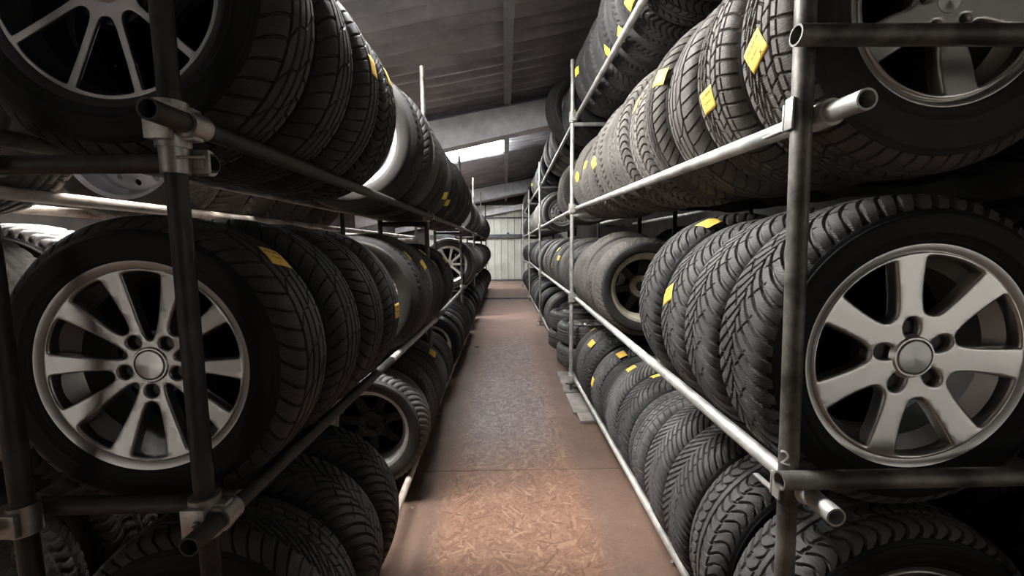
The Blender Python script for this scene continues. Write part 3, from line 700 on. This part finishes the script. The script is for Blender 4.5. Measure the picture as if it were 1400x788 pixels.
# two stacks of wheels lying flat on the bottom rails beyond the second upright
for i, (x, y, z0, rim, lab) in enumerate([(.83, 4.10, 0, None, 'dark wheel lying flat at the foot of the nearer low stack behind second right upright'), (.835, 4.08, .225, 'seven', 'silver-rimmed wheel lying flat on top of the nearer low stack behind second right upright'),
        (.82, 4.83, 0, None, 'dark wheel lying flat at the foot of the farther low stack on right rack'), (.83, 4.80, .225, 'five', 'silver-rimmed wheel lying flat on top of the farther low stack on right rack')]):
    root = bpy.data.objects.new('wheel', None); C.objects.link(root); R = .315; s = R/RT
    root.location = (x, y, -1.222+RAIL_R+z0+.011); tag(root, lab, 'wheel', 'wheels lying in two low stacks')
    up = (-PI/2, 0, 0)
    mk('casing', casing_mesh(1, 'side_grey'), root, (0, 0, .1025*1.06), up, (s, 1.06, s)); mk('tread', tread_mesh('rib' if i % 2 else 'wave', 1, 'tread_grey'), root, (0, 0, .1025*1.06), up, (s, 1.06, s))
    r, y0 = add_rim(root, rim or 'steel', 0, 0); r.location = (0, 0, .1025*1.06); r.rotation_euler = (-PI/2, 0, .4*i); r.scale = (s, 1, s)

# ------------------------------------------------------------------ scaffold racks
def coupler(parent, post, railp, mat, style='block', bolt=True, k=1.0):
    """right-angle clamp between an upright and a rail; 'plate' shows only a thin wedge plate and the rail's sleeve"""
    bm = bmesh.new(); px, py, pz = post; qx, qy, qz = railp; h = .03*k
    d = Vector((0, 1, 0))
    M4, L = frame_to(Vector(railp)-d*.022, Vector(railp)+d*.022); add_lathe(bm, [(.0185, 0), (.0245, 0), (.0245, L), (.0185, L)], 24, M4, True)
    mid = (Vector((px, py, qz))+Vector(railp))/2
    if style == 'plate':
        sg = 1 if qx > px else -1
        add_box(bm, (px-sg*.0205, py+.004, qz+.004), (.005, .022, .058), None, .0015); add_box(bm, (px, py+.021, qz), (.044, .005, .05), None, .0015)
        add_box(bm, (px-sg*.014, py+.05, qz-.02), (.012, .07, .005), None, .001)
    else:
        add_lathe(bm, [(.0185, -h), (.0240*k**.5, -h), (.0240*k**.5, h), (.0185, h)], 24, Matrix.Translation((px, py, qz)), True)
        add_box(bm, mid, (abs(px-qx)+.02, abs(py-qy)+.026, .042*k), None, .003)
        add_box(bm, (px, py-.027*k**.5, qz), (.034*k, .012, .046*k), None, .002)
    o = mk('coupler', bm_mesh('coupler', bm, mat, True, 35), parent)
    if bolt:
        b2 = bmesh.new(); add_rod(b2, (px+.010, py-.052, qz+.004), (px+.010, py-.02, qz+.004), .004, 10); add_rod(b2, (px+.010, py-.044, qz+.004), (px+.010, py-.036, qz+.004), .008, 6)
        mk('bolt', bm_mesh('bolt', b2, M['bolt']), o)
    return o
def cross_coupler(parent, x, y, z, yb, zb, sg, mat):
    """sleeve on the upright with a bracket plate that holds the cross tube's end"""
    bm = bmesh.new(); add_lathe(bm, [(.0185, -.026), (.0235, -.026), (.0235, .026), (.0185, .026)], 24, Matrix.Translation((x, y, zb)), True)
    add_box(bm, (x-sg*.026, (y+yb)/2+.004, zb), (.042, .008, .045), None, .002)
    M4, L = frame_to((x-sg*.010, yb, zb), (x-sg*.038, yb, zb)); add_lathe(bm, [(.0185, 0), (.024, 0), (.024, L), (.0185, L)], 24, M4, True)
    o = mk('coupler', bm_mesh('coupler', bm, mat, True, 35), parent)
    b2 = bmesh.new(); add_rod(b2, (x-sg*.02, y-.02, zb), (x-sg*.062, y-.012, zb+.002), .003, 8); mk('bolt', bm_mesh('bolt', b2, M['bolt']), o)
def base_plate(parent, x, y, mat, z=FLOOR):
    bm = bmesh.new(); add_box(bm, (x, y, z+.003), (.14, .14, .006), None, .0015)
    add_rod(bm, (x, y, z+.006), (x, y, z+.09), .013, 16); add_lathe(bm, [(.014, .06), (.032, .06), (.032, .075), (.014, .075)], 8, Matrix.Translation((x, y, z)), True)
    add_box(bm, (x, y, z+.068), (.10, .016, .014), None, .003)
    mk('base_plate', bm_mesh('base_plate', bm, mat), parent)
def root_empty(name, loc, label, cat, group=None):
    o = bpy.data.objects.new(name, None); C.objects.link(o); o.location = (0, 0, 0); tag(o, label, cat, group); return o

rackR = root_empty('scaffold_rack', (.6, .84, FLOOR), 'pale galvanised scaffold tube rack along the right of the aisle, four shelves high', 'rack', 'scaffold tyre racks')
rackL = root_empty('scaffold_rack', (-.6, .78, FLOOR), 'dark scaffold tube rack along the left of the aisle, three shelves high', 'rack', 'scaffold tyre racks')
def px_x(side, z, y): return .560-.022*(z-.25) if (side == 'R' and y < 1) else (.600 if side == 'R' else -.602)
def sh0(key, y): return SH[(key, 'middle')].rail(y)[0]
def build_rack(root, side, posts, levels, top_f, top_b, mats, depth):
    sg = 1 if side == 'R' else -1; key = 'right' if side == 'R' else 'left'
    for i, y in enumerate(posts):
        near = i == 0; zg = FLOOR+(.0355 if y > 10.6 else 0); zb = zg+(.0225 if side == 'R' and i == 1 else 0)
        pm = mats['post0'] if near else mats['post']
        xt, xb = px_x(side, top_f[i], y), px_x(side, zb+.07, y)
        tube_obj('upright', (xb, y, zb+.075), (xt, y, top_f[i]), pm, root)
        base_plate(root, xb, y, M['tube_worn'], zb)
        xk = sh0(key, y)+sg*(2*DXS[sg]+(.037 if sg > 0 else -.037))
        tube_obj('upright', (xk, y, zg+.075), (xk, y, top_b[i]), mats['back'], root); base_plate(root, xk, y, M['tube_worn'], zg)
        for lv in levels:
            sh = SH[(key, lv)]; x, z = sh.rail(y); xp = px_x(side, z, y)
            coupler(root, (xp, y, z), (x, y, z), mats['coup'], 'plate' if near and sg > 0 else 'block', i < 2 and not (near and sg > 0), 1.35 if sg < 0 else 1.5)
            xbr = x+sg*2*sh.d; coupler(root, (xk, y, z), (xbr, y, z), mats['coup'], 'block', False)
            # cross tube tying front and back uprights
            dz = {'upper': (.125 if side == 'R' else -.06), 'middle': (.037 if side == 'R' else .0), 'bottom': .045, 'top': .05}[lv] if near else -.058
            yb = (y-.037 if sg > 0 else y+.037) if near else y
            if near and sg < 0: cross_coupler(root, xp, y, z, yb, z+dz, sg, mats['coup']); cross_coupler(root, xk, y, z, yb, z+dz, -sg, mats['coup'])
            tube_obj('cross_tube', (xp-sg*.045 if near else xp+sg*.012, yb, z+dz), (xk+sg*.055 if near else xk-sg*.012, yb, z+dz), mats['cross0'] if near else mats['cross'], root)
    for lv in levels:
        sh = SH[(key, lv)]
        for a, (y0, y1) in enumerate(zip(posts[:-1], posts[1:])):
            ya = y0-.095 if a == 0 else y0+.001
            yb = y1+.08 if a == len(posts)-2 else y1-.001
            mt = mats['rail_low'] if lv == 'bottom' else mats['rail'] if a < 1 or side == 'R' else mats['rail2']
            for k in (0, 1):
                f = sh.rail(y0); g = sh.rail(y1); ox = sg*2*sh.d*k
                sl = (g[1]-f[1])/(y1-y0); sx = (g[0]-f[0])/(y1-y0)
                if k == 0 and sg < 0 and a == 0 and lv == 'middle':
                    ym = 1.98; tube_obj('long_rail', (f[0]+sx*(ym-y0), ym, f[1]+sl*(ym-y0)), (g[0], yb, g[1]), M['tube_galv'], root); tube_obj('long_rail', (f[0]+sx*(ya-y0), ya, f[1]+sl*(ya-y0)), (f[0]+sx*(ym-.002-y0), ym-.002, f[1]+sl*(ym-.002-y0)), mt, root); continue
                o = tube_obj('long_rail', (f[0]+ox+sx*(ya-y0), ya, f[1]+sl*(ya-y0)), (g[0]+ox+sx*(yb-y1), yb, g[1]+sl*(yb-y1)), mt if k == 0 else mats['back_rail'], root)
build_rack(rackR, 'R', RY, ['bottom', 'middle', 'upper', 'top'], [1.55, 1.60, 1.42, 1.40, 1.38], [1.5, 1.5, 1.45, 1.4, 1.4],
           dict(post0=M['tube_worn'], post=M['tube_galv'], back=M['tube_dark'], coup=M['tube_galv'], cross0=M['tube_worn'], cross=M['tube_galv'], rail=M['tube_galv'], rail2=M['tube_galv'], rail_low=M['tube_galv'], back_rail=M['tube_galv']), .49)
build_rack(rackL, 'L', LY, ['bottom', 'middle', 'upper'], [1.25, 1.34, 1.22, 1.33, 1.38, 1.3], [1.25, 1.0, 1.0, 1.0, 1.0, 1.0],
           dict(post0=M['tube_dark'], post=M['tube_worn'], back=M['tube_dark'], coup=M['coupler'], cross0=M['tube_dark'], cross=M['tube_dark'], rail=M['tube_dark'], rail2=M['tube_worn'], rail_low=M['tube_rust'], back_rail=M['tube_worn']), .43)
# white painted figure 2 on the nearest right upright
cu = bpy.data.curves.new('painted_number', 'FONT'); cu.body = '2'; cu.size = .042; cu.align_x = 'CENTER'; cu.extrude = .0002
ob = bpy.data.objects.new('n', cu); C.objects.link(ob); dg = bpy.context.evaluated_depsgraph_get(); dg.update()
me = bpy.data.meshes.new_from_object(ob.evaluated_get(dg)); bpy.data.objects.remove(ob); bpy.data.curves.remove(cu)
bm = bmesh.new(); bm.from_mesh(me)
for i in range(-12, 13): bmesh.ops.bisect_plane(bm, geom=bm.verts[:]+bm.edges[:]+bm.faces[:], plane_co=(i*.002, 0, 0), plane_no=(1, 0, 0))
bm.to_mesh(me); bm.free()
for v in me.vertices:
    th = PI+PI/2-.98+ (v.co.x)/.018; r = .0187+v.co.z
    zz = -.443+v.co.y; xx = px_x('R', zz, .79)
    v.co = (xx+r*math.cos(th), .79+r*math.sin(th), zz)
me.materials.clear(); me.materials.append(M['paper']); o = mk('painted_number', me, rackR); o['label'] = 'white painted figure 2'

# second racks behind, only glimpsed between the tyres
def rear_rack(side, label):
    sg = 1 if side == 'right_back' else -1; root = root_empty('scaffold_rack', (0, 0, 0), label, 'rack', 'scaffold tyre racks')
    for lv in ('bottom', 'middle', 'upper'):
        sh = SH[(side, lv)]
        for k in (0, 1):
            x, z = sh.rail(1); x += sg*2*sh.d*k
            tube_obj('long_rail', (x, .3, z), (x, 6.2, z), M['tube_rust'] if sg < 0 else M['tube_galv'], root)
        for y in (.62, 3.3, 6.0):
            tube_obj('cross_tube', (sh.rail(1)[0]-sg*.025, y, z-.037), (sh.rail(1)[0]+sg*(2*DXS[sg]+.025), y, z-.037), M['tube_worn'], root)
    for y in (.62, 3.3, 6.0):
        for x in (sh.rail(1)[0]-sg*.037, sh.rail(1)[0]+sg*(2*DXS[sg]+.037)):
            tube_obj('upright', (x, y, FLOOR+.006), (x, y, .95), M['tube_dark'], root)
            bm = bmesh.new(); add_box(bm, (x, y, FLOOR+.003), (.12, .12, .006), None, .0015); mk('base_plate', bm_mesh('base_plate', bm, M['tube_dark']), root)
rear_rack('left_back', 'second scaffold rack standing behind the left rack, seen between its tyres')
rear_rack('right_back', 'second scaffold rack standing in the dark behind the right rack')

# sole board under the second right upright and bits on the floor
bm = bmesh.new(); add_box(bm, (.615, 3.75, FLOOR+.011), (.15, 1.1, .022), None, .003)
tag(mk('sole_board', bm_mesh('sole_board', bm, M['plank'])), 'grey wooden plank under the foot of the second right upright', 'board')
bm = bmesh.new(); add_box(bm, (.665, 3.11, FLOOR+.012), (.20, .16, .023), None, .003)
tag(mk('sole_board', bm_mesh('sole_board', bm, M['plank'])), 'short grey wood offcut lying at the near end of the long plank', 'board')
def scrap(x, y, s, rz, label):
    bm = bmesh.new(); n = 5
    vs = [[bm.verts.new((s*(i/n-.5), s*.7*(j/n-.5), .004+.006*math.sin(i*1.3)*math.cos(j*1.1)+.006)) for i in range(n+1)] for j in range(n+1)]
    for j in range(n):
        for i in range(n): bm.faces.new((vs[j][i], vs[j][i+1], vs[j+1][i+1], vs[j+1][i]))
    r = bmesh.ops.solidify(bm, geom=bm.faces[:], thickness=.0015)
    tag(mk('paper_scrap', bm_mesh('paper_scrap', bm, M['paper']), None, (x, y, FLOOR), (0, 0, rz)), label, 'scrap', 'litter on the floor')
def floor_at(px, py):
    r = ray(px, py); k = FLOOR/r[2]; return r[0]*k, k
x, y = floor_at(652, 475); scrap(x, y, .07, .2, 'pale paper scrap on the floor beside the left bottom tyres')
x, y = floor_at(919, 771); scrap(x, y, .018, .8, 'tiny pale crumb on the floor beside the near right bottom rail')
x, y = floor_at(564, 697); scrap(x, y, .014, .3, 'tiny pale crumb on the floor near the left bottom rail')

# ------------------------------------------------------------------ building shell
def struct(name, me): return tag(mk(name, me), kind='structure')
SL = .183; RZ = 1.85
def rz(x): return RZ+SL*x
XL, XRt, Y0, Y1 = -4.2, 2.7, -2.6, 16.2
bm = bmesh.new()
for (a, b, z) in ((Y0, 2.385, 0), (2.389, 10.66, 0), (10.70, Y1, .035)): add_box(bm, ((XL+XRt)/2, (a+b)/2, FLOOR-.02+z), (XRt-XL, b-a, .04))
struct('floor', bm_mesh('floor', bm, M['osb'], False))
bm = bmesh.new(); add_box(bm, ((XL+XRt)/2, (Y0+Y1)/2, FLOOR-.09), (XRt-XL+.4, Y1-Y0+.4, .08)); struct('floor_slab', bm_mesh('floor_slab', bm, M['wall_dark'], False))
bm = bmesh.new(); add_box(bm, ((XL+XRt)/2, 10.688, FLOOR+.017), (XRt-XL, .012, .034)); struct('trim_12', bm_mesh('step_edge', bm, M['girt'], False))
# corrugated roof with rooflight openings
SKY = [(-3.4, -.25, 1.72, 2.13), (-3.4, -.03, 7.15, 8.35), (-3.4, -.05, 13.2, 14.4)]
def roof_mesh(y0, y1, x0, x1, mat, lift=0):
    nv = max(8, int((y1-y0)/.026)); ys = np.linspace(y0, y1, nv+1); V = []
    for th in (0, .006):
        for y in ys:
            h = .038*math.cos(2*PI*y/.205)
            for x in (x0, x1): V.append((x, y, rz(x)+.05+h+th+lift))
    K = 2*(nv+1); Q = []
    for i in range(nv): Q += [(2*i, 2*i+2, 2*i+3, 2*i+1), (K+2*i, K+2*i+1, K+2*i+3, K+2*i+2), (2*i, K+2*i, K+2*i+2, 2*i+2), (2*i+1, 2*i+3, K+2*i+3, K+2*i+1)]
    Q += [(0, 1, K+1, K), (2*nv, K+2*nv, K+2*nv+1, 2*nv+1)]
    return V, Q
VV, QQ, n0 = [], [], 0
def addr(*a):
    global n0
    V, Q = roof_mesh(*a, None); VV.extend(V); QQ.extend([tuple(i+n0 for i in q) for q in Q]); n0 += len(V)
cur = Y0-.1
for (xa, xb, ya, yb) in SKY:
    addr(cur, ya, XL-.1, XRt+.1); addr(ya, yb, XL-.1, xa); addr(ya, yb, xb, XRt+.1); cur = yb
addr(cur, Y1+.1, XL-.1, XRt+.1)
struct('ceiling', fastmesh('ceiling', VV, QQ, M['roof'], True))
for i, (xa, xb, ya, yb) in enumerate(SKY):
    V, Q = roof_mesh(ya, yb, xa, xb, None); struct('window_%d' % (i+1), fastmesh('rooflight', V, Q, M[('sky_near', 'sky_far', 'sky_end')[i]], True))
# purlins along the shed
for i, x in enumerate((-2.7, -1.35, .05, 1.45)):
    bm = bmesh.new(); w = .085
    for (dx, dz, sx, sz) in ((0, -.075, w, .008), (0, .012, w, .008), (-.038, -.03, .008, .09)): add_box(bm, (x+dx, (Y0+Y1)/2, rz(x)+dz), (sx, Y1-Y0, sz))
    struct('trim_%d' % (i+1), bm_mesh('purlin', bm, M['purlin'], False))
def beam(n, y, t, dtop, d0, slope2, mat, x0=XL, x1=XRt):
    bm = bmesh.new(); V = []
    for yy in (y, y+t):
        for x in (x0, x1):
            V.append(bm.verts.new((x, yy, rz(x)-dtop))); V.append(bm.verts.new((x, yy, rz(0)-d0+slope2*x)))
    a, b, c, d, e, f, g, h = V
    for q in ((a, c, d, b), (e, f, h, g), (a, e, g, c), (b, d, h, f), (a, b, f, e), (c, g, h, d)): bm.faces.new(q)
    struct('trim_%d' % n, bm_mesh('beam', bm, mat, False))
beam(5, 5.4, .22, .085, .43, .215, M['concrete'])
beam(6, 11.7, .22, .085, .43, .20, M['concrete'])
beam(7, 15.9, .2, .33, .52, .183, M['concrete'])
beam(10, -.9, .22, .085, .43, .215, M['concrete'])
bm = bmesh.new()
for y in (5.36, 11.66): add_box(bm, (0, 0, 0), (XRt-XL, .05, .035), Matrix.Translation(((XL+XRt)/2, y, rz((XL+XRt)/2)-.065)) @ Matrix.Rotation(-math.atan(SL), 4, 'Y'))
struct('trim_8', bm_mesh('ledge', bm, M['girt'], False))
# far wall: ribbed pale sheet with girts
bm = bmesh.new(); prof = []
x = -3.0
while x < 2.2: prof += [(x, 0), (x+.20, 0), (x+.215, -.03), (x+.245, -.03), (x+.26, 0)]; x += .26
prof = [p for i, p in enumerate(prof) if i == 0 or abs(p[0]-prof[i-1][0]) > 1e-4]
prof = [(a, Y1-.02+b) for a, b in prof]+[(a, Y1-.012+b) for a, b in reversed(prof)]
v0 = [bm.verts.new((a, b, FLOOR+.02)) for a, b in prof]; v1 = [bm.verts.new((a, b, 1.62)) for a, b in prof]
for i in range(len(prof)): j = (i+1) % len(prof); bm.faces.new((v0[i], v0[j], v1[j], v1[i]))
struct('wall_far', bm_mesh('wall_far', bm, M['sheet'], False))
bm = bmesh.new(); add_box(bm, ((XL+XRt)/2, Y1+.1, .5), (XRt-XL+.4, .1, 4.2)); struct('wall_back', bm_mesh('wall_back', bm, M['wall_dark'], False))
bm = bmesh.new(); add_box(bm, (-.4, Y1-.12, .43), (5, .10, .13), None, .006); add_box(bm, (.12, Y1-.13, .45), (.1, .12, .22), None, .006); struct('trim_9', bm_mesh('girt', bm, M['girt'], False))
bm = bmesh.new(); add_box(bm, (-.4, Y1-.1, 1.14), (5, .05, .045), None, .004); struct('trim_11', bm_mesh('girt_thin', bm, M['girt'], False))
bm = bmesh.new(); add_box(bm, (-.4, Y1-.09, FLOOR+.05), (5, .05, .09), None, .004); struct('baseboard_far', bm_mesh('baseboard', bm, M['girt'], False))
# side walls: left blind; right window and near doorway are added to light wheels
bm = bmesh.new(); W0, W1, Za, Zb = -2.3, -.35, -1.0, 1.0
add_box(bm, (XRt+.06, (Y0+Y1)/2, (FLOOR-.1+Za)/2), (.12, Y1-Y0+.4, Za-FLOOR+.1)); add_box(bm, (XRt+.06, (Y0+Y1)/2, (Zb+2.6)/2), (.12, Y1-Y0+.4, 2.6-Zb))
add_box(bm, (XRt+.06, (Y0-.2+W0)/2, (Za+Zb)/2), (.12, W0-Y0+.2, Zb-Za)); add_box(bm, (XRt+.06, (W1+Y1+.2)/2, (Za+Zb)/2), (.12, Y1+.2-W1, Zb-Za))
struct('wall_right', bm_mesh('wall_right', bm, M['wall_dark'], False))
bm = bmesh.new(); add_box(bm, (XRt+.07, (W0+W1)/2, (Za+Zb)/2), (.02, W1-W0, Zb-Za)); struct('window_4', bm_mesh('window_right', bm, M['win_day'], False))  # unseen glowing pane, added to light the near wheels
bm = bmesh.new(); add_box(bm, (XL-.06, (Y0+Y1)/2, .1), (.12, Y1-Y0+.4, 3.0)); struct('wall_left', bm_mesh('wall_left', bm, M['wall_dark'], False))
D0, D1, Dz = -4.1, -2.5, .75
bm = bmesh.new(); add_box(bm, ((XL+D0)/2, Y0-.06, .3), (D0-XL, .12, 4.0)); add_box(bm, ((XRt+D1)/2, Y0-.06, .3), (XRt-D1, .12, 4.0)); add_box(bm, ((D0+D1)/2, Y0-.06, (Dz+2.3)/2), (D1-D0, .12, 2.3-Dz))
struct('wall_near', bm_mesh('wall_near', bm, M['wall_dark'], False))
bm = bmesh.new(); add_box(bm, ((D0+D1)/2, Y0-.09, (FLOOR+Dz)/2), (D1-D0, .02, Dz-FLOOR)); struct('door_1', bm_mesh('door_open', bm, M['door_day'], False))  # unseen glowing sheet in an added doorway, lighting the near wheels

# ------------------------------------------------------------------ world, camera, view
w = bpy.data.worlds.new('World'); bpy.context.scene.world = w; w.use_nodes = True
w.node_tree.nodes['Background'].inputs[0].default_value = (.6, .68, .8, 1); w.node_tree.nodes['Background'].inputs[1].default_value = .4
cam = bpy.data.cameras.new('camera'); co = bpy.data.objects.new('camera', cam); C.objects.link(co)
cam.sensor_width = 36; cam.lens = F/1400*36; cam.clip_start = .02; cam.clip_end = 100
mat = Matrix(((cX[0], cX[1], -cX[2], 0), (cY[0], cY[1], -cY[2], 0), (cZ[0], cZ[1], -cZ[2], 0), (0, 0, 0, 1)))
co.matrix_world = mat
sc = bpy.context.scene; sc.camera = co
sc.view_settings.view_transform = 'Standard'; sc.view_settings.look = 'None'; sc.view_settings.gamma = 1; sc.view_settings.use_curve_mapping = False
sc.view_settings.exposure = 0
sc.cycles.max_bounces = 6; sc.cycles.diffuse_bounces = 4; sc.cycles.glossy_bounces = 3; sc.cycles.use_denoising = True
